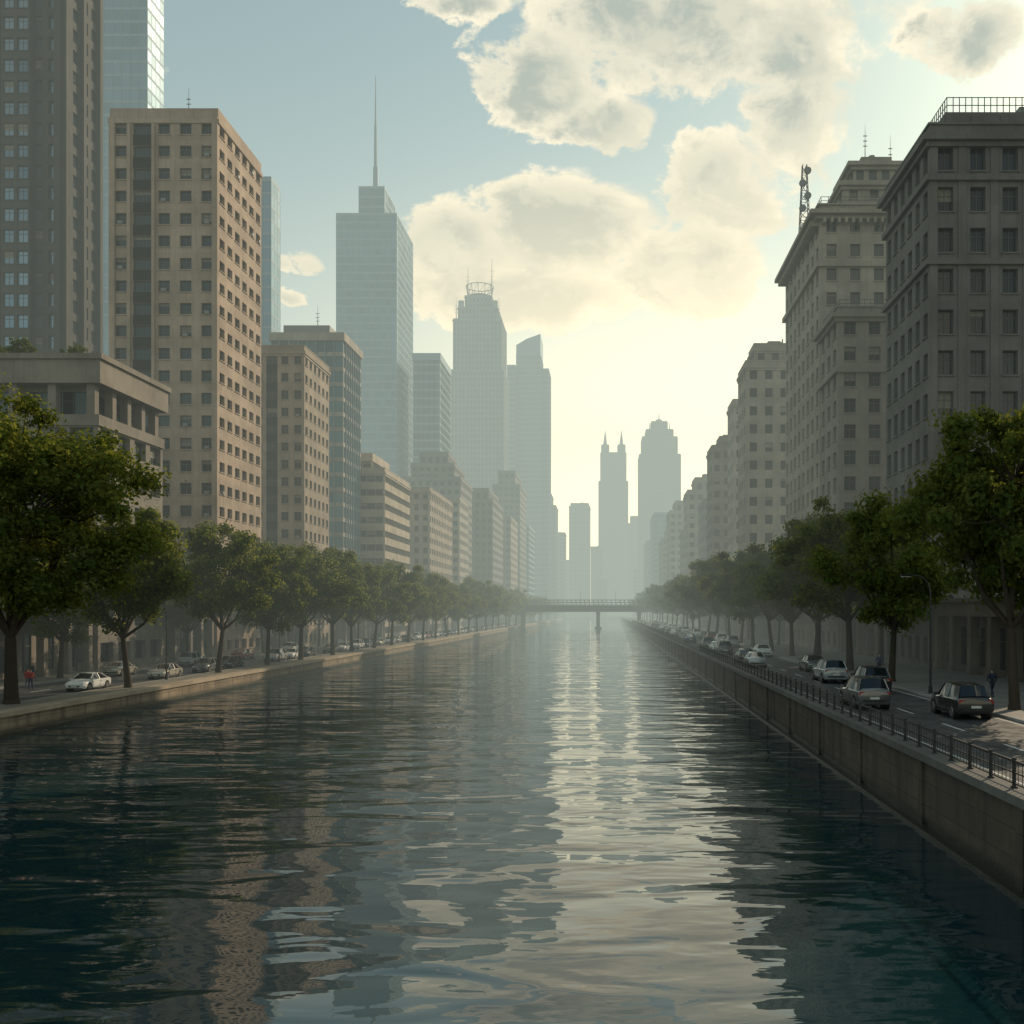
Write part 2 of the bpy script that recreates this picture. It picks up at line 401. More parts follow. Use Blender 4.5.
simple('rear_office_tower',-17,-4,1040,1070,LZ,74,mt_grey,'E',bw=4,fh=4.5)
simple('pale_office_building',-52,-37,1040,1070,LZ,60,mt_lt,'E')
simple('pale_office_building',-12,0,980,1000,LZ,38,mt_beige,'E')
simple('pale_office_building',22,36,1060,1090,LZ,100,mt_lt,'W',[(3,8)])
simple('pale_office_building',26,36,960,990,LZ,48,mt_lt,'W')

W,G,T=MB(),MB(),MB()
s14=S(fh=4.5,bw=3.2,ww=.55,wh=.65,sill=.2,rc=.4,mul=0,sb=False,pier=.5,pier_w=.9,blind=0)
body(W,G,T,-9,23,1100,1130,LZ,150,s14,s14,'SEW',cornice=.5); body(W,G,T,-7,21,1103,1127,150.01,182,s14,s14,'SEW',cornice=.5)
for a in (-6,12):
    body(W,G,T,a,a+8,1106,1116,182.01,191,s14,s14,'SEW',cornice=.4)
    T.cyl((a+4,1110,191),(a+4,1110,208),2.4,.2,8,1)
finish('twin_pinnacle_tower',W,G,T,mt_grey,M_glasst)
W,G,T=MB(),MB(),MB()
for (hw,za,zb) in ((20.5,LZ,164),(17.5,164.01,182),(13.5,182.01,190),(8,190.01,199)):
    body(W,G,T,53-hw,53+hw,1020-hw,1020+hw,za,zb,s14,s14,'SEW',cornice=.6)
T.cyl((53,1020,199),(53,1020,203),5,3,10,1);T.cyl((53,1020,203),(53,1020,211),.6,.15,6)
for dx in (-10,10): T.cyl((53+dx,1010,190),(53+dx,1010,198),.6,.2,6,1)
finish('stepped_crown_tower',W,G,T,mt_grey,M_glasst)

# ================= RIGHT BANK
W,G,T=MB(),MB(),MB()
x0,x1,y0,y1=30,54,93,107.5
stR=S(fh=3.9,bw=3.0,ww=.48,wh=.6,sill=.2,rc=.5,mul=1,blind=.2,pier=.12,pier_w=.7)
body(W,G,T,x0,x1,y0,y1,RZ,52,stR,S(fh=3.9,bw=2.4,ww=.54,wh=.58,sill=.2,rc=.5,mul=1,blind=.2),'SW',parapet=1.2,cornice=.8)
for z in (RZ+7.8,RZ+11.6,40.4,48.2): ringband(W,x0,x1,y0,y1,z-.25,z+.3,.4)
body(W,G,T,x0+2.2,x1-2,y0+2.2,y1-2,52.02,55.2,stR,stR,'SW',parapet=.3)
railring(T,x0+2.4,x1-2.4,y0+2.4,y1-2.4,55.5,1.5,.6)
rooftop(T,x0+4,x1,y0+3,y1,55.2,2)
finish('grey_classical_building',W,G,T,mt_rgrey)

W,G,T=MB(),MB(),MB()
x0,x1,y0,y1=30,50,141,168
sH=S(fh=3.5,bw=3.3,ww=.42,wh=.52,sill=.24,rc=.45,mul=1,blind=.25)
body(W,G,T,x0,x1,y0,y1,RZ,64,sH,sH,'SW',parapet=1.2,cornice=1.6)
for z in (RZ+8,56.8): ringband(W,x0,x1,y0,y1,z-.3,z+.4,.5)
for k in range(30):
    y=y0+.3+k*(y1-y0-.9)/29; W.box(x0-1.3,x0-.01,y,y+.35,62.4,63.08)
for k in range(20):
    x=x0+.3+k*(x1-x0-.9)/19; W.box(x,x+.35,y0-1.3,y0-.01,62.4,63.08)
railring(T,x0+.2,x1-.2,y0+.2,y1-.2,65.4,1.1,1.)
body(W,G,T,34,46,144,158,64.02,69.5,sH,sH,'SW',parapet=.3,cornice=.8)
sP=S(fh=3.4,bw=1.9,ww=.6,wh=.6,rc=.2,sb=False)
body(W,G,T,36,43.5,146,154,69.8,73.2,sP,sP,'SW',parapet=.2,cornice=1.)
W.box(37.5,42,147.5,152.5,73.41,75); T.cyl((39.7,150,75),(39.7,150,76.2),.8,.5,8,1)
mast(T,38.2,148,75,5,.07);mast(T,42.5,150,73.4,6,.07);mast(T,35,146,69.8,4,.06);mast(T,34,146,64,6,.06)
lattice(T,31.0,157,64,14,.9)
finish('cream_hotel_building',W,G,T,mt_hotel)
W,G,T=MB(),MB(),MB()
sW=S(fh=3.5,bw=3.1,ww=.48,wh=.54,sill=.24,rc=.45,mul=1,blind=.25)
body(W,G,T,30,46,130,140.6,RZ,46.5,sW,sW,'SW',parapet=1,cornice=.9)
ringband(W,30,46,130,140.6,39,39.5,.4); railring(T,30.3,45.7,130.3,140.3,47.6,1.,.8)
finish('cream_hotel_wing',W,G,T,stone('wing_limestone',(.25,.22,.19)))

simple('grey_apartment_block',28.3,44,204,216,RZ,58,mt_hotel,'W',[(2,4)],n=3,ww=.48)
simple('pale_apartment_block',31,44,246,257,RZ,59,mt_lt,'W',ww=.48)
simple('brown_apartment_block',29.8,44,284,298,RZ,54,stone('brown_brick',(.20,.16,.13)),'W',[(2.5,3)])
simple('pale_apartment_block',30,46,372,392,RZ,52,mt_lt,'W',[(3,5)])
simple('grey_apartment_block',32,46,330,350,RZ,44,mt_grey,'W')
simple('grey_apartment_block',31,46,408,424,RZ,40,mt_grey,'W')
simple('pale_apartment_block',30,46,478,505,RZ,55,mt_lt,'W',[(3,5)])
simple('grey_apartment_block',31,46,560,600,RZ,48,mt_grey,'W',[(3,6)])
simple('glass_office_block',31,46,660,720,RZ,72,mt_steel,'W',gl=M_glasst,ww=.85,wh=.7)
simple('grey_apartment_block',31,46,780,850,RZ,62,mt_grey,'W')

def arcade(name,x,sgn,y0,y1,z,h,mat,dep=6):
    W,G,T=MB(),MB(),MB()
    n=int((y1-y0)/4.2); bw=(y1-y0)/n
    xa,xb=sorted((x,x-sgn*dep))
    W.box(xa,xb,y0,y1,z+h-1.2,z+h); W.box(xa-.2,xb+.2,y0-.2,y1+.2,z+h,z+h+.35)
    xi=x-sgn*1.6
    for k in range(n+1):
        y=min(max(y0+k*bw,y0+.4),y1-.4)
        a,b=sorted((x-sgn*.03,x-sgn*.8)); W.box(a,b,y-.38,y+.38,z,z+h-1.2)
        a,b=sorted((x+sgn*.06,x-sgn*.9)); W.box(a,b,y-.48,y+.48,z,z+.6)
    N=(sgn,0)
    p=(xi,y0,z) if sgn>0 else (xi,y1,z); U=(0,1) if sgn>0 else (0,-1)
    facade(W,G,T,p,U,N,y1-y0,h-1.2,S(fh=h-1.2,bw=4.2,ww=.75,wh=.7,sill=.1,rc=.15,mul=2,sb=False,blind=.2))
    W.quad((xa,y0+.02,z),(xb,y0+.02,z),(xb,y0+.02,z+h-1.2),(xa,y0+.02,z+h-1.2))
    finish(name,W,G,T,mat)
for (a,b) in ((55,109.5),(126.5,143.5),(162.5,184.5),(202.5,251.5),(284.5,315.5),(362.5,379)):
    arcade('street_arcade',-56.3,1,a,b,LZ+.15,6.5,mt_conc)
for (a,b) in ((40,92.3),(108,129.5),(169,203),(217,245),(258,283),(299,329)):
    arcade('street_arcade',30.2,-1,a,b,RZ+.15,6.0,stone('dark_sandstone',(.19,.155,.13)))

# ================= GROUND, WATER, ROADS
def asphalt():
    m,T,b=newmat('asphalt'); p=T.pos(); n=T.noise(p,1.2,6,.65); g=T.noise(p,25,3,.7); s=T.noise(T.vmul(p,(1.5,.04,1)),1,4,.6)
    c=T.mix(T.sstep(n,.3,.7),c4((.045,.047,.05)),c4((.08,.08,.083))); c=T.mix(T.sstep(s,.5,.7,0,.5),c,c4((.03,.03,.032)))
    T.put(b.inputs['Base Color'],c); T.put(b.inputs['Roughness'],T.sstep(n,.3,.7,.35,.65))
    bp=T.new('ShaderNodeBump'); bp.inputs['Strength'].default_value=.3; bp.inputs['Distance'].default_value=.01
    T.put(bp.inputs['Height'],g); T.put(b.inputs['Normal'],bp.outputs[0]); return m
def paving(name,col,sz=.6):
    m,T,b=newmat(name); p=T.pos(); br=T.new('ShaderNodeTexBrick'); T.put(br.inputs['Vector'],p)
    br.inputs['Scale'].default_value=1; br.inputs['Brick Width'].default_value=sz*1.5; br.inputs['Row Height'].default_value=sz
    br.inputs['Mortar Size'].default_value=.015
    br.inputs['Color1'].default_value=c4(col); br.inputs['Color2'].default_value=c4(col,.8); br.inputs['Mortar'].default_value=c4(col,.4)
    n=T.noise(p,.7,5,.6); c=T.mix(T.sstep(n,.35,.7,0,.6),br.outputs[0],c4(col,.5))
    T.put(b.inputs['Base Color'],c); b.inputs['Roughness'].default_value=.65; return m
M_asph=asphalt(); M_pave=paving('paving_stone',(.28,.245,.20)); M_paver=paving('paving_stone_grey',(.24,.235,.22))
M_kerb=stone('kerb_stone',(.36,.35,.33)); M_paint=stone('road_paint',(.7,.7,.67),.7,.15,.4)
M_ground=stone('earth_ground',(.16,.15,.13),.95)

W=MB()
LX,RX=-39,12
prof=[(-6000,LZ-.02),(LX,LZ-.02),(LX,-3),(RX,-3),(RX,RZ-.02),(6000,RZ-.02)]
ys=[-300,960]
for (a,b) in zip(prof[:-1],prof[1:]):
    W.quad((a[0],ys[0],a[1]),(b[0],ys[0],b[1]),(b[0],ys[1],b[1]),(a[0],ys[1],a[1]))
W.quad((LX,960,-3),(RX,960,-3),(RX,960,RZ-.02),(LX,960,LZ-.02))
W.quad((-6000,960,LZ-.02),(LX,960,LZ-.02),(LX,9000,LZ-.02),(-6000,9000,LZ-.02))
W.quad((LX,960,LZ-.02),(RX,960,RZ-.02),(RX,9000,RZ-.02),(LX,9000,LZ-.02))
W.quad((RX,960,RZ-.02),(6000,960,RZ-.02),(6000,9000,RZ-.02),(RX,9000,RZ-.02))
W.obj('ground',[M_ground])

m,T,b=newmat('river_water'); p=T.pos()
b.inputs['Base Color'].default_value=(.006,.028,.036,1); b.inputs['Roughness'].default_value=.02; b.inputs['IOR'].default_value=1.9
w1=T.noise(T.vmul(p,(.13,.30,1)),1,1.5,.5,.6); w2=T.noise(T.vmul(p,(.5,1.1,1)),1,1,.5,.6); w3=T.noise(T.vmul(p,(1.8,4.2,1)),1,1,.5,.3)
calm=T.sstep(T.noise(T.vmul(p,(.03,.02,1)),1,3,.5),.38,.62,.3,1.0)
h=T.math('ADD',T.math('MULTIPLY',w1,.25),T.math('MULTIPLY',T.math('MULTIPLY',w2,.062),calm))
h=T.math('ADD',h,T.math('MULTIPLY',T.math('MULTIPLY',w3,.0042),calm))
bp=T.new('ShaderNodeBump'); bp.inputs['Strength'].default_value=1; bp.inputs['Distance'].default_value=1.0
T.put(bp.inputs['Height'],h); T.put(b.inputs['Normal'],bp.outputs[0]); M_water=m
W=MB(); W.quad((LX-.3,-120,0),(RX+.3,-120,0),(RX+.3,960.2,0),(LX-.3,960.2,0)); W.obj('river_water',[M_water])

def wallmat(name,col):
    m,T,b=newmat(name); p=T.pos()
    br=T.new('ShaderNodeTexBrick'); sw=T.new('ShaderNodeCombineXYZ'); sp=T.new('ShaderNodeSeparateXYZ'); T.put(sp.inputs[0],p)
    T.put(sw.inputs[0],sp.outputs[1]); T.put(sw.inputs[1],sp.outputs[2]); T.put(br.inputs['Vector'],sw.outputs[0])
    br.inputs['Scale'].default_value=1; br.inputs['Brick Width'].default_value=2.6; br.inputs['Row Height'].default_value=.85; br.inputs['Mortar Size'].default_value=.018
    br.inputs['Color1'].default_value=c4(col); br.inputs['Color2'].default_value=c4(col,.75); br.inputs['Mortar'].default_value=c4(col,.35)
    n=T.noise(p,.6,6,.65); n2=T.noise(T.vmul(p,(1,1.3,.12)),1,5,.6)
    c=T.mix(T.sstep(n,.35,.7,0,.7),br.outputs[0],c4(col,.45)); c=T.mix(T.sstep(n2,.45,.7,0,.75),c,c4(col,.3))
    wet=T.sstep(T.math('ADD',sp.outputs[2],T.math('MULTIPLY',n,.5)),.35,.85,1,0); c=T.mix(wet,c,c4((.018,.022,.014)))
    T.put(b.inputs['Base Color'],c); T.put(b.inputs['Roughness'],T.sstep(wet,0,1,.85,.35))
    bp=T.new('ShaderNodeBump'); bp.inputs['Strength'].default_value=.5; bp.inputs['Distance'].default_value=.05; T.put(bp.inputs['Height'],T.noise(p,4,5,.6)); T.put(b.inputs['Normal'],bp.outputs[0]); return m
M_wr=wallmat('river_wall_stone',(.12,.09,.07)); M_wl=wallmat('quay_wall_stone',(.34,.26,.18))
W=MB()
W.box(RX-.25,RX-.002,-100,955,-2,RZ-.12,0); W.box(RX-.45,RX+.55,-100,955,RZ-.12,RZ+.16,1)
y=-98
while y<500:
    W.box(RX-.36,RX-.25,y,y+.5,-1,RZ-.122,0); y+=9
W.box(RX-.65,RX-.251,-100,955,-1,.12,0)
W.obj('embankment_wall',[M_wr,stone('dark_coping',(.17,.16,.15))])
W=MB()
W.box(LX+.002,LX+.35,-100,955,-2,LZ-.1,0); W.box(LX-.75,LX+.5,-100,955,LZ-.1,LZ+.2,1); W.box(LX+.351,LX+1.0,-100,955,-1,.3,0)
W.obj('embankment_wall',[M_wl,stone('quay_coping',(.44,.35,.26))])
def sheet(name,x0,x1,z,mat,y0=-100,y1=955):
    W=MB(); W.quad((x0,y0,z),(x1,y0,z),(x1,y1,z),(x0,y1,z)); W.obj(name,[mat])
W=MB(); W.box(-42.6,LX-.751,-100,955,LZ-.5,LZ+.12); W.obj('riverside_pavement',[M_pave])
W=MB(); W.box(-42.85,-42.602,-100,955,LZ-.5,LZ+.135); W.box(-52.25,-52.0,-100,955,LZ-.5,LZ+.135); W.obj('kerb',[M_kerb])
sheet('road',-52,-42.85,LZ,M_asph)
W=MB(); W.box(-57.9,-52.252,-100,955,LZ-.5,LZ+.13); W.obj('pavement',[M_pave])
sheet('road',RX+.55,20.0,RZ,M_asph)
W=MB(); W.box(20.0,20.25,-100,955,RZ-.5,RZ+.135); W.obj('kerb',[M_kerb])
W=MB(); W.box(20.252,32,-100,955,RZ-.5,RZ+.13); W.obj('pavement',[M_paver])
W=MB()
def dash(x,z,w,y0,y1,L,gap):
    y=y0
    while y<y1: W.quad((x-w/2,y,z),(x+w/2,y,z),(x+w/2,y+L,z),(x-w/2,y+L,z)); y+=L+gap
dash(16.1,RZ+.005,.14,0,600,3,4.5); dash(12.95,RZ+.005,.12,-50,600,60,.01); dash(19.6,RZ+.005,.12,-50,600,60,.01)
dash(-47.6,LZ+.005,.14,0,600,3,4.5); dash(-43.3,LZ+.005,.12,0,600,60,.01)
W.obj('road_markings',[M_paint])

W=MB(); y=8
x=RX+.05; z0=RZ+.16
while y<480:
    W.box(x-.045,x+.045,y-.045,y+.045,z0,z0+.85); W.box(x-.08,x+.08,y-.08,y+.08,z0,z0+.05)
    W.box(x-.06,x+.06,y-.06,y+.06,z0+.85,z0+.9); 
    if y<130:
        for k in range(1,6): W.cyl((x,y+.3*k,z0+.14),(x,y+.3*k,z0+.78),.012,.012,5)
    y+=1.8
for zz in (.8,.46,.14):
    r=.035 if zz>.7 else .02
    W.box(x-r,x+r,8,480,z0+zz-r,z0+zz+r)
W.obj('riverside_railing',[M_metal])

br=empty('river_bridge')
mt_br=stone('bridge_concrete',(.10,.10,.10))
W=MB(); W.box(-64,32,446,458,8.9,9.9); W.box(-64,32,445.2,458.8,9.9,10.5)
for yy in (447,450,454,457): W.box(-64,32,yy-.3,yy+.3,7.6,8.899)
W.obj('deck',[mt_br],br)
W=MB()
for xx in (-38,-4,14.5,-56):
    W.box(xx-.9,xx+.9,447,457,6.3,7.6); 
    for yy in (448.5,455.5): W.cyl((xx,yy,-2),(xx,yy,6.3),.85,.75,14)
    W.box(xx-1.5,xx+1.5,447,457,-2,.7)
W.obj('piers',[mt_br],br)
W=MB()
for yy in (445.3,458.6):
    for zz in (12.9,11.7,10.65): W.box(-64,32,yy-.06,yy+.06,zz,zz+.16)
    x=-64
    while x<=32: W.box(x-.08,x+.08,yy-.08,yy+.08,10.5,13.0); W.cyl((x,yy,10.6),(x+2,yy,12.9),.06,.06,4); x+=2
x=-60
while x<30:
    W.cyl((x,458.2,10.5),(x,458.2,17),.09,.06,6); W.box(x-.1,x+.1,456.6,458.2,16.9,17.05); x+=16
W.obj('railing',[M_metal],br)

# ================= TREES
def leafmat(name,c1,c2,c3):
    m=bpy.data.materials.new(name); m.use_nodes=True; T=NT(m.node_tree); m.node_tree.nodes.clear()
    out=T.new('ShaderNodeOutputMaterial'); r=T.rnd(); oi=T.new('ShaderNodeObjectInfo')
    tc=T.new('ShaderNodeTexCoord'); n=T.noise(tc.outputs['Object'],.55,2,.6)
    c=T.mix(r,c4(c1),c4(c2)); c=T.mix(T.sstep(n,.42,.68,0,.8),c,c4(c3))
    c=T.mix(T.math('MULTIPLY',oi.outputs['Random'],.25),c,c4((.05,.08,.035)))
    d=T.new('ShaderNodeBsdfDiffuse'); T.put(d.inputs['Color'],c)
    t=T.new('ShaderNodeBsdfTranslucent'); T.put(t.inputs['Color'],T.mix(.65,c,c4((.30,.30,.035))))
    ms=T.new('ShaderNodeMixShader'); ms.inputs[0].default_value=.52; T.put(ms.inputs[1],d.outputs[0]); T.put(ms.inputs[2],t.outputs[0]); T.put(out.inputs[0],ms.outputs[0])
    return m
M_leaf=leafmat('tree_foliage',(.055,.105,.027),(.10,.14,.035),(.15,.155,.038))
M_bark=stone('tree_bark',(.07,.055,.042),.95,.3,.3,.5)
def make_tree(H,Rc,trunk,nclump,nleaf,ls,seed):
    rg=np.random.default_rng(seed); rd=random.Random(seed)
    W=MB(); cz=trunk+(H-trunk)*.5; hz=(H-trunk)*.52
    lean=Vector((rd.uniform(-.4,.4),rd.uniform(-.4,.4),0))
    r0=.018*H+.03; top=Vector((lean.x,lean.y,trunk))
    W.cyl((0,0,-.3),(0,0,.35),r0*1.5,r0*1.05,10,0,False)
    W.cyl((0,0,.35),tuple(lean*.5+Vector((0,0,trunk*.55))),r0*1.05,r0*.85,10,0,False); W.cyl(tuple(lean*.5+Vector((0,0,trunk*.55))),tuple(top),r0*.85,r0*.75,10,0,False)
    clumps=[]
    k=0
    while len(clumps)<nclump and k<5000:
        k+=1
        v=Vector((rd.gauss(0,1),rd.gauss(0,1),rd.gauss(0,1))).normalized()
        rr=rd.uniform(.25,1)**.55
        wob=1+.2*math.sin(3*math.atan2(v.y,v.x)+seed)+.14*math.sin(5*v.z+seed*2+2*v.x)
        rr*=wob*.88
        p=Vector((v.x*Rc*rr,v.y*Rc*rr,cz+v.z*hz*rr*(1 if v.z>0 else .82)))
        if p.z<trunk*.9: continue
        cr=Rc*rd.uniform(.13,.25)
        if any((p-q).length<(cr+c)*.45 for q,c in clumps): continue
        clumps.append((p,cr))
    limbs=[]
    for i in range(6):
        a=i*math.pi/3+rd.uniform(-.4,.4); 
        e=Vector((math.cos(a)*Rc*.42,math.sin(a)*Rc*.42,trunk+(H-trunk)*rd.uniform(.22,.5)))
        mid=(top+e)/2+Vector((math.cos(a)*Rc*.06,math.sin(a)*Rc*.06,-.2))
        W.cyl(tuple(top),tuple(mid),r0*.5,r0*.36,7,0,False); W.cyl(tuple(mid),tuple(e),r0*.36,r0*.22,7,0,False); limbs.append(e); limbs.append(mid)
    e=Vector((0,0,trunk+(H-trunk)*.65)); W.cyl(tuple(top),tuple(e),r0*.6,r0*.25,7,0,False); limbs+= [e,(top+e)/2]
    for p,c in clumps:
        q=min(limbs,key=lambda l:(l-p).length); m=(p+q)/2+Vector((rd.uniform(-.3,.3),rd.uniform(-.3,.3),-.1*Rc*.3))
        W.cyl(tuple(q),tuple(m),r0*.17,r0*.11,5,0,False); W.cyl(tuple(m),tuple(p),r0*.11,.015,5,0,False)
    tot=sum(c*c for _,c in clumps); Ps=[];Ns=[]
    for p,c in clumps:
        n=int(nleaf*c*c/tot)
        v=rg.normal(size=(n,3)); v/=np.linalg.norm(v,axis=1)[:,None]
        rad=c*(rg.random(n)**.45)*(1+.25*rg.normal(size=n))
        o=v*rad[:,None]; o[:,2]*=.72
        Ps.append(o+np.array(p)); nn=v+rg.normal(size=(n,3))*.55; nn[:,2]+=.35; Ns.append(nn)
    P_=np.concatenate(Ps); N_=np.concatenate(Ns); N_/=np.linalg.norm(N_,axis=1)[:,None]
    n=len(P_); t=rg.normal(size=(n,3)); t-= (t*N_).sum(1)[:,None]*N_; t/=np.linalg.norm(t,axis=1)[:,None]; b_=np.cross(N_,t)
    s=ls*(.6+.8*rg.random(n))[:,None]
    V=np.stack([P_-t*s, P_-b_*s*.55+N_*s*.12, P_+t*s, P_+b_*s*.55+N_*s*.12],axis=1).reshape(-1,3)
    nv=len(W.v)
    wv=np.array(W.v); allv=np.concatenate([wv,V])
    me=bpy.data.meshes.new('tree_mesh')
    lf=(np.arange(n*4)+nv)
    fcounts=[len(f) for f in W.f]+[4]*n
    loops=np.concatenate([np.concatenate([np.array(f) for f in W.f]),lf])
    starts=np.concatenate([[0],np.cumsum(fcounts)[:-1]])
    me.vertices.add(len(allv)); me.vertices.foreach_set('co',allv.astype(np.float32).ravel())
    me.loops.add(len(loops)); me.loops.foreach_set('vertex_index',loops.astype(np.int32))
    me.polygons.add(len(fcounts)); me.polygons.foreach_set('loop_start',starts.astype(np.int32)); me.polygons.foreach_set('loop_total',np.array(fcounts,dtype=np.int32))
    me.materials.append(M_bark); me.materials.append(M_leaf)
    me.polygons.foreach_set('material_index',np.array([0]*len(W.f)+[1]*n,dtype=np.int32))
    me.update(calc_edges=True); me.validate()
    return me
TM=[make_tree(15,6.0,4.2,76,20000,.20,s) for s in (1,2,3,4,5)]
TBIG=make_tree(23.5,8.6,5.0,145,66000,.19,9)
TBIG2=make_tree(15.6,6.2,4.2,95,42000,.17,21)
def tree(me,x,y,z,s=1,rz=None):
    o=bpy.data.objects.new('broadleaf_tree',me); o.location=(x,y,z); o.scale=(s*random.uniform(.93,1.07),s*random.uniform(.93,1.07),s*random.uniform(.93,1.07))
    o.rotation_euler=(0,0,random.uniform(0,6.28) if rz is None else rz); COL.objects.link(o)
tree(TBIG,-42.3,71,LZ+.1,1,.5)
yl=[86,107,122,135,150,163,178,193,209,225,242,260,279,298,318,340,362,385,410]
for i,y in enumerate(yl): tree(TM[i%5],-41.4+random.uniform(-.3,.3),y,LZ+.1,random.uniform(.88,1.14))
y=432
while y<900: tree(TM[random.randrange(5)],-42+random.uniform(-2,1),y,LZ+.1,random.uniform(.85,1.1)); y+=16
for y in (98,128,156,186,215,245,276,308,345): tree(TM[random.randrange(5)],-53.6,y,LZ+.1,random.uniform(.8,.98))
tree(TBIG2,21.8,53.5,RZ+.1,1,1.1)
for i,y in enumerate([75,89,104,118,132,147,162,178,195,212,230,248,268,288,310,333,357,383,410,438,468,500,535,570,610,650,700,750,800,860]):
    tree(TM[(i+2)%5],21.6+random.uniform(-.3,.3),y,RZ+.1,random.uniform(.88,1.08))
for y in (97,125,155,188,222): tree(TM[random.randrange(5)],26.6,y,RZ+.1,random.uniform(.8,.95))
for (x,y) in ((-66,113),(-69.5,115),(-62,116)):
    o=bpy.data.objects.new('roof_garden_shrub',TM[random.randrange(4)]); o.location=(x,y,35.2); o.scale=(.26,.26,.24); COL.objects.link(o)

# ================= CARS
M_tyre=plain('tyre_rubber',(.02,.02,.02),.8); M_hub=plain('alloy_wheel',(.35,.35,.36),.35,.8)
M_cglass=plain('car_glass',(.012,.016,.02),.05,0,.8); M_blk=plain('black_trim',(.015,.015,.015),.5)
M_head=plain('headlamp_lens',(.7,.7,.68),.15); M_tail=plain('tail_lamp_lens',(.35,.01,.01),.2); M_plate=plain('number_plate',(.6,.6,.55),.5)
sedan=[(-2.27,.74,.78,.66,.80,.42),(-2.18,.85,.90,.74,.96,.26),(-1.68,.89,.95,.74,1.0,.20),(-1.0,.90,.95,.58,1.38,.20),(-.15,.90,.94,.61,1.45,.20),(.42,.90,.92,.60,1.40,.20),(1.12,.90,.89,.75,.97,.20),(1.85,.87,.78,.72,.85,.22),(2.18,.80,.64,.66,.70,.27),(2.28,.72,.54,.58,.58,.34)]
suv=[(-2.25,.76,.85,.66,.90,.48),(-2.2,.88,1.02,.74,1.08,.32),(-2.05,.91,1.05,.72,1.15,.27),(-1.75,.92,1.06,.64,1.66,.27),(-.2,.92,1.04,.66,1.73,.27),(.45,.92,1.03,.64,1.66,.27),(1.05,.92,1.0,.78,1.10,.27),(1.85,.90,.92,.76,.98,.28),(2.2,.84,.76,.70,.82,.34),(2.3,.76,.62,.62,.66,.42)]
hatch=[(-1.95,.74,.80,.66,.84,.42),(-1.9,.85,.94,.74,1.0,.28),(-1.8,.87,.95,.72,1.06,.22),(-1.35,.87,.95,.60,1.42,.2),(-.2,.87,.94,.62,1.50,.2),(.35,.87,.92,.60,1.44,.2),(1.0,.87,.9,.74,.98,.2),(1.6,.84,.8,.70,.86,.22),(1.88,.78,.64,.64,.70,.27),(1.97,.70,.54,.56,.58,.34)]
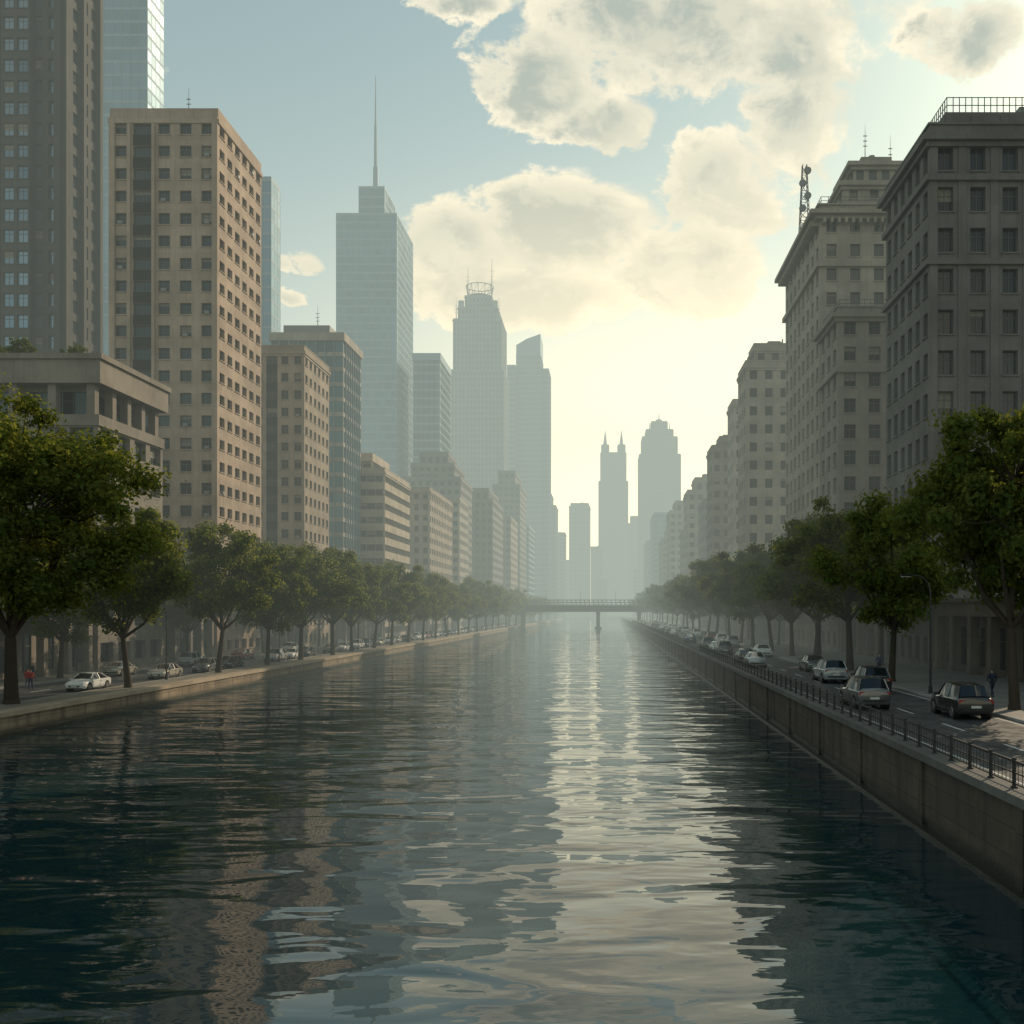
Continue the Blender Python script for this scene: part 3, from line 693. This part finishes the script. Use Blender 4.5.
def car_mesh(st,paint,wr=.33,name='car'):
    W=MB(); rings=[]
    for (x,w,be,wt,zr,zb) in st:
        half=[(0,zb),(w*.88,zb),(w,zb+.16),(w+.01,(zb+be)/2+.04),(w,be-.06),(w*.95,be),(wt,zr-.02),(wt*.86,zr+.02),(0,zr+.045)]
        ring=[(x,y,z) for y,z in half]+[(x,-y,z) for y,z in reversed(half[1:-1])]
        rings.append((len(W.v),ring)); W.v+=ring
    n=len(rings[0][1])
    for i in range(len(st)-1):
        a,b=rings[i][0],rings[i+1][0]
        for k in range(n):
            j=(k+1)%n; m=0
            cab = 2<=i<=5
            if cab and k in (5,n-6): m=1
            if i in (2,5) and k in (6,7,8,9): m=1
            W.f.append((a+k,b+k,b+j,a+j)); W.m.append(m)
    W.f.append(tuple(rings[0][0]+k for k in range(n))); W.m.append(0); W.f.append(tuple(rings[-1][0]+k for k in reversed(range(n)))); W.m.append(0)
    nb_=len(W.f)
    def lerp_side(t,sgn,i): 
        a=st[i];b=st[i+1]; f=(t-a[0])/(b[0]-a[0]); g=[a[k]+(b[k]-a[k])*f for k in range(6)]
        return (t,sgn*(g[1]*.95+.012),g[2]),(t,sgn*(g[3]+.012),g[4]-.02)
    xb=(st[4][0]+st[3][0])/2+.35
    for sgn in (-1,1):
        i=3 if xb<st[4][0] else 4
        p,q=lerp_side(xb,sgn,i); W.cyl(p,q,.045,.035,5,0)
        for i0 in (2,5):
            a=st[i0];b=st[i0+1]
            W.cyl((a[0],sgn*(a[3] if i0==5 else a[1]*.9),a[4]-.01 if i0==5 else a[2]+.02),(b[0],sgn*(b[1]*.9 if i0==5 else b[3]),b[2]+.03 if i0==5 else b[4]-.01),.035,.035,5,0)
        W.box(xb-.01,xb+.01,sgn*(st[4][1]+.016)-.004,sgn*(st[4][1]+.016)+.004,.3,st[4][2]-.1,2)
        W.box(xb-.3,xb-.14,sgn*(st[4][1]+.02)-.012,sgn*(st[4][1]+.02)+.012,st[4][2]-.2,st[4][2]-.17,2)
        my=sgn*(st[5][1]+.10); W.box(st[6][0]-.35,st[6][0]-.2,my-.09,my+.09,st[6][2]+.03,st[6][2]+.17,0)
        W.box(-1.0,1.0,sgn*(st[4][1])-.03,sgn*(st[4][1])+.02,st[4][5]-.02,st[4][5]+.08,2)
        f=st[-2]; yy=sgn*f[1]*.72; W.box(f[0]-.18,f[0]+.03,yy-.18,yy+.17,f[2]-.09,f[2]+.06,3)
        r=st[1]; yy=sgn*r[1]*.78; W.box(r[0]-.035,r[0]+.15,yy-.16,yy+.155,r[2]-.2,r[2]-.02,4)
    f=st[-1]; W.box(f[0]-.05,f[0]+.02,-.45,.45,f[5]+.04,f[5]+.17,2); W.box(f[0]-.02,f[0]+.035,-.25,.25,f[5]+.06,f[5]+.15,5)
    r=st[0]; W.box(r[0]-.03,r[0]+.05,-.25,.25,r[2]-.25,r[2]-.13,5); W.box(r[0]-.02,r[0]+.05,-.65,.65,r[5]-.02,r[5]+.08,2)
    wx=(st[-1][0])*.62
    for sx in (-1,1):
        for sg in (-1,1):
            yo=st[4][1]
            W.cyl((sx*wx,sg*(yo-.3),wr+.02),(sx*wx,sg*(yo+.013),wr+.02),wr+.07,wr+.07,18,2)
            W.cyl((sx*wx,sg*(yo-.2),wr),(sx*wx,sg*(yo+.03),wr),wr,wr,20,6)
            W.cyl((sx*wx,sg*(yo+.02),wr),(sx*wx,sg*(yo+.04),wr),wr*.64,wr*.58,14,7)
            for a in range(5):
                t=a*2*math.pi/5; W.box(sx*wx+math.cos(t)*wr*.36-.03,sx*wx+math.cos(t)*wr*.36+.03,sg*(yo+.042)-.004,sg*(yo+.042)+.004,wr+math.sin(t)*wr*.36-.05,wr+math.sin(t)*wr*.36+.05,2)
    me=bpy.data.meshes.new(name+'_mesh'); me.from_pydata(W.v,[],W.f)
    for mt in (paint,M_cglass,M_blk,M_head,M_tail,M_plate,M_tyre,M_hub): me.materials.append(mt)
    me.polygons.foreach_set('material_index',W.m)
    me.polygons.foreach_set('use_smooth',[i<nb_ for i in range(len(W.f))])
    me.update()
    try: me.set_sharp_from_angle(angle=R(32))
    except Exception: pass
    return me
paints={'white':(.75,.75,.73),'silver':(.42,.43,.44),'black':(.015,.016,.018),'grey':(.12,.125,.13),'red':(.25,.02,.015),'blue':(.03,.06,.14),'champagne':(.46,.42,.35)}
PM={k:plain('car_paint_'+k,v,.28,.0 if k in('white','black','red') else .35,.5,.8) for k,v in paints.items()}
types={'sedan_car':sedan,'suv_car':suv,'hatchback_car':hatch}
cm={}
def car(x,y,z,kind,colr,face=1):
    key=(kind,colr)
    if key not in cm: cm[key]=car_mesh(types[kind],PM[colr],.33 if kind!='suv_car' else .37,kind)
    o=bpy.data.objects.new(kind,cm[key]); o.location=(x,y,z); o.rotation_euler=(0,0,R(90)*face+R(random.uniform(-1.2,1.2))); COL.objects.link(o)
LC=[(85.0,'sedan_car','white'),(99.8,'sedan_car','champagne'),(110,'hatchback_car','grey'),(117,'sedan_car','black'),(133,'suv_car','silver'),(140,'sedan_car','white'),(147,'sedan_car','black'),(160,'sedan_car','grey'),(167,'hatchback_car','white'),(176,'suv_car','white')]
for y,k,c in LC: car(-44.1,y,LZ+.004,k,c,-1)
y=183; ks=['sedan_car','suv_car','hatchback_car']; cs=['white','silver','black','grey','white','champagne','silver','red','blue','grey','white']
while y<440: car(-44.1,y,LZ+.004,random.choice(ks),random.choice(cs),-1); y+=random.choice([5.8,6,6.3,7,10])
for y in (104,122,139,160,188,220): car(-50.6,y,LZ+.004,random.choice(ks),random.choice(cs),1)
RC=[(18.2,51.5,'suv_car','black',1),(14.5,56.5,'suv_car','grey',1),(17.6,67,'suv_car','black',1),(17.0,76.5,'suv_car','silver',1),(14.3,97,'sedan_car','silver',1),(14.3,104,'hatchback_car','black',1),(18.4,119,'sedan_car','white',1),(14.3,123,'suv_car','grey',1),(14.4,131,'sedan_car','white',1),(18.5,90,'sedan_car','grey',1)]
for x,y,k,c,f in RC: car(x,y,RZ+.004,k,c,f)
y=142
while y<430: car(random.choice([14.3,18.6]),y,RZ+.004,random.choice(ks),random.choice(cs),1); y+=random.choice([7,9,14])

# ================= STREET LAMPS
def lamp(x,y,z,d):
    W=MB(); W.cyl((0,0,0),(0,0,.5),.14,.12,10); W.cyl((0,0,.5),(0,0,6.5),.08,.05,8)
    pts=[(0,6.5),(.15,7.1),(.6,7.5),(1.3,7.6)]
    for a,b_ in zip(pts[:-1],pts[1:]): W.cyl((d*a[0],0,a[1]),(d*b_[0],0,b_[1]),.045,.04,6)
    W.box(min(d*1.2,d*1.9),max(d*1.2,d*1.9),-.14,.14,7.52,7.66); W.box(min(d*1.3,d*1.85),max(d*1.3,d*1.85),-.1,.1,7.47,7.519,1)
    o=W.obj('street_lamp',[M_metal,M_head]); o.location=(x,y,z)
for y in (62,96,129,170,215,265,320): lamp(-42.3,y,LZ+.1,-1)
for y in (64,97,141,187,240,300): lamp(20.7,y,RZ+.1,-1)

# ================= PEOPLE
M_skin=plain('skin',(.45,.28,.2),.6); M_hair=plain('hair',(.03,.02,.015),.7)
def person(x,y,z,rz,top,leg,step=.25):
    e=empty('pedestrian',(x,y,z)); e.rotation_euler=(0,0,rz)
    def skin(name,vs,es,rs,mat,root=0):
        me=bpy.data.meshes.new(name); me.from_pydata(vs,es,[]); o=bpy.data.objects.new(name,me); COL.objects.link(o); o.parent=e
        me.materials.append(mat); sm=o.modifiers.new('skin','SKIN'); 
        for i,r in enumerate(rs): me.skin_vertices[0].data[i].radius=(r,r); me.skin_vertices[0].data[i].use_root=(i==root)
        o.modifiers.new('sub','SUBSURF').levels=1; o.modifiers['sub'].render_levels=2
    skin('legs',[(0,0,.95),(.09,0,.90),(-.09,0,.90),(.1,step*.5,.5),(-.1,-step*.3,.5),(.1,step*.9,.08),(-.1,-step,.1),(.1,step*.9+.16,.04),(-.1,-step+.15,.04)],
         [(0,1),(0,2),(1,3),(2,4),(3,5),(4,6),(5,7),(6,8)],[.13,.1,.1,.065,.065,.045,.045,.04,.04],leg)
    skin('jacket',[(0,0,.95),(0,0,1.2),(0,0,1.42),(.19,0,1.42),(-.19,0,1.42),(.25,-.08,1.15),(-.25,.08,1.15),(.25,.05,.92),(-.25,.2,.95)],
         [(0,1),(1,2),(2,3),(2,4),(3,5),(4,6),(5,7),(6,8)],[.14,.15,.12,.075,.075,.05,.05,.04,.04],top)
    skin('head',[(0,0,1.45),(0,.01,1.55),(0,.015,1.66)],[(0,1),(1,2)],[.05,.075,.10],M_skin)
    skin('hair',[(0,-.02,1.62),(0,-.015,1.70)],[(0,1)],[.085,.10],M_hair)
    skin('right_hand',[(.25,.07,.88),(.25,.09,.82)],[(0,1)],[.03,.028],M_skin)
    skin('left_hand',[(-.25,.22,.91),(-.25,.25,.85)],[(0,1)],[.03,.028],M_skin)
M_red=plain('red_jacket',(.35,.03,.02),.8); M_navy=plain('navy_cloth',(.02,.03,.06),.8); M_jean=plain('denim',(.05,.07,.12),.8)
person(-49,85,LZ+.004,.4,M_red,M_navy); person(-49.8,86,LZ+.004,.3,M_red,M_jean); person(-53.4,93,LZ+.13,2.5,M_navy,M_jean)
person(23.5,61,RZ+.13,.3,M_navy,M_navy); person(22.6,83,RZ+.13,3.0,M_jean,M_navy); person(-53,80,LZ+.13,.2,M_jean,M_navy)

# ================= HAZE (absorbing volume, self-glowing in place of scattered light)
def hazebox(name,x0,x1,y0,y1,z0,z1,sig,L):
    W=MB(); W.box(x0,x1,y0,y1,z0,z1); 
    m=bpy.data.materials.new('haze_glow'); m.use_nodes=True; T=NT(m.node_tree); m.node_tree.nodes.clear()
    out=T.new('ShaderNodeOutputMaterial'); ab=T.new('ShaderNodeVolumeAbsorption'); em=T.new('ShaderNodeEmission'); ad=T.new('ShaderNodeAddShader')
    ab.inputs[0].default_value=(0,0,0,1); ab.inputs[1].default_value=sig
    em.inputs[0].default_value=(*L,1); em.inputs[1].default_value=sig
    T.put(ad.inputs[0],ab.outputs[0]); T.put(ad.inputs[1],em.outputs[0]); T.put(out.inputs['Volume'],ad.outputs[0])
    o=W.obj(name,[m]); return o
hazebox('haze',-1500,1500,75,1300,-4,235,.00122,(.55,.625,.54))

# ================= SKY / SUN
SAZ,SEL=40,27
w=bpy.data.worlds.new('World'); scene.world=w; w.use_nodes=True; T=NT(w.node_tree); w.node_tree.nodes.clear()
out=T.new('ShaderNodeOutputWorld')
sky=T.new('ShaderNodeTexSky',sky_type='NISHITA'); sky.sun_disc=False; sky.sun_elevation=R(SEL); sky.sun_rotation=R(SAZ); sky.dust_density=1.2; sky.air_density=1.0; sky.ozone_density=1.0
bg=T.new('ShaderNodeBackground'); bg.inputs[1].default_value=.135
tint=T.mix(1.0,sky.outputs[0],(1.0,1.10,.84,1),'MULTIPLY'); T.put(bg.inputs[0],tint)
tc=T.new('ShaderNodeTexCoord'); d=tc.outputs['Generated']; sp=T.new('ShaderNodeSeparateXYZ'); T.put(sp.inputs[0],d)
az=T.math('ARCTAN2',sp.outputs[0],sp.outputs[1]); el=T.math('ARCSINE',sp.outputs[2])
dv1=T.vmul(d,(1,1,1.3))
n1=T.noise(dv1,6.5,9,.6,.25); n1b=T.noise(T.vadd(dv1,(.018,.0,.03)),6.5,5,.6,.25); n2=T.noise(T.vadd(T.vmul(d,(1,1,1.6)),(3.1,.4,1.7)),20,6,.62,.3)
wa=T.math('ADD',az,T.math('MULTIPLY',T.math('SUBTRACT',n2,.5),.07)); we=T.math('ADD',el,T.math('MULTIPLY',T.math('SUBTRACT',n1,.5),.09))
def blob(px,py,rx,ry,amp=1.0):
    u=(px-607)/1000; v=(611-py)/1000; a=math.atan(u); e=math.atan(v*math.cos(a))
    dx=T.math('DIVIDE',T.math('SUBTRACT',wa,a),rx/1000*math.cos(a)**2); dy=T.math('DIVIDE',T.math('SUBTRACT',we,e),ry/1000*math.cos(e)**2)
    r=T.math('ADD',T.math('MULTIPLY',dx,dx),T.math('MULTIPLY',dy,dy))
    return T.math('MULTIPLY',T.math('SUBTRACT',1.0,r),amp)
F=None
for bb in ((695,40,205,100),(790,90,85,130),(535,75,75,60),(605,125,65,30),(725,190,75,65),(455,245,65,48),(560,225,110,56),(690,262,85,48),(510,295,150,38),
           (965,35,65,44,.8),(465,0,55,24,.8),(295,268,32,10,.9),(290,302,22,11,.9),(860,-120,230,80),(300,-260,200,80),(1400,-100,300,100),(-500,150,200,50)):
    b1=blob(*bb); F=b1 if F is None else T.math('SMOOTH_MAX',F,b1,.2)
back=T.math('MULTIPLY',T.sstep(sp.outputs[1],.35,-.1),T.sstep(T.noise(d,3,3,.5),.5,.62)); F=T.math('MAXIMUM',F,T.math('SUBTRACT',back,.45))
F=T.math('MAXIMUM',F,-2.0)
F=T.math('ADD',F,T.math('MULTIPLY',T.math('SUBTRACT',n1,.5),3.0)); F=T.math('ADD',F,T.math('MULTIPLY',T.math('SUBTRACT',n2,.5),1.9))
alpha=T.sstep(F,.0,.38)
core=T.sstep(F,.3,1.05)
lit=T.sstep(T.math('SUBTRACT',n1,n1b),-.02,.09)
low=T.sstep(el,.15,.5)
bright=T.mix(low,(1.3,1.06,.72,1),(1.35,1.17,.86,1)); dk=T.mix(low,(.62,.58,.45,1),(.42,.46,.41,1))
ccol=T.mix(core,bright,dk); ccol=T.mix(T.math('MULTIPLY',lit,.6),ccol,(1.1,.98,.72,1))
ccol=T.mix(T.sstep(n2,.42,.62,.32,0),ccol,T.mix(low,(.55,.52,.42,1),(.36,.41,.38,1)))
bg2=T.new('ShaderNodeBackground'); T.put(bg2.inputs[0],ccol); bg2.inputs[1].default_value=1.0
ga=T.math('DIVIDE',T.math('SUBTRACT',az,R(4)),R(21)); ge=T.math('DIVIDE',T.math('SUBTRACT',el,R(4)),R(11.5))
g=T.math('EXPONENT',T.math('MULTIPLY',T.math('ADD',T.math('MULTIPLY',ga,ga),T.math('MULTIPLY',ge,ge)),-1.0))
bg3=T.new('ShaderNodeBackground'); bg3.inputs[0].default_value=(1.0,.71,.36,1); T.put(bg3.inputs[1],T.math('MULTIPLY',g,3.1))
mx=T.new('ShaderNodeMixShader'); T.put(mx.inputs[0],T.math('MULTIPLY',alpha,.94)); T.put(mx.inputs[1],bg.outputs[0]); T.put(mx.inputs[2],bg2.outputs[0])
ad=T.new('ShaderNodeAddShader'); T.put(ad.inputs[0],mx.outputs[0]); T.put(ad.inputs[1],bg3.outputs[0]); T.put(out.inputs[0],ad.outputs[0])

L=bpy.data.lights.new('sun','SUN'); L.energy=5.0; L.angle=R(.5); L.color=(1,.80,.56)
so=bpy.data.objects.new('sun',L); COL.objects.link(so)
dv=Vector((math.sin(R(SAZ))*math.cos(R(SEL)),math.cos(R(SAZ))*math.cos(R(SEL)),math.sin(R(SEL))))
so.rotation_euler=dv.to_track_quat('Z','Y').to_euler()

cam=bpy.data.cameras.new('camera'); co=bpy.data.objects.new('camera',cam); COL.objects.link(co); scene.camera=co
co.location=(0,0,8); co.rotation_euler=(R(90),0,0); cam.sensor_width=36; cam.lens=36*1000/1024
cam.shift_x=-95/1024; cam.shift_y=99/1024; cam.clip_end=12000; cam.clip_start=.1
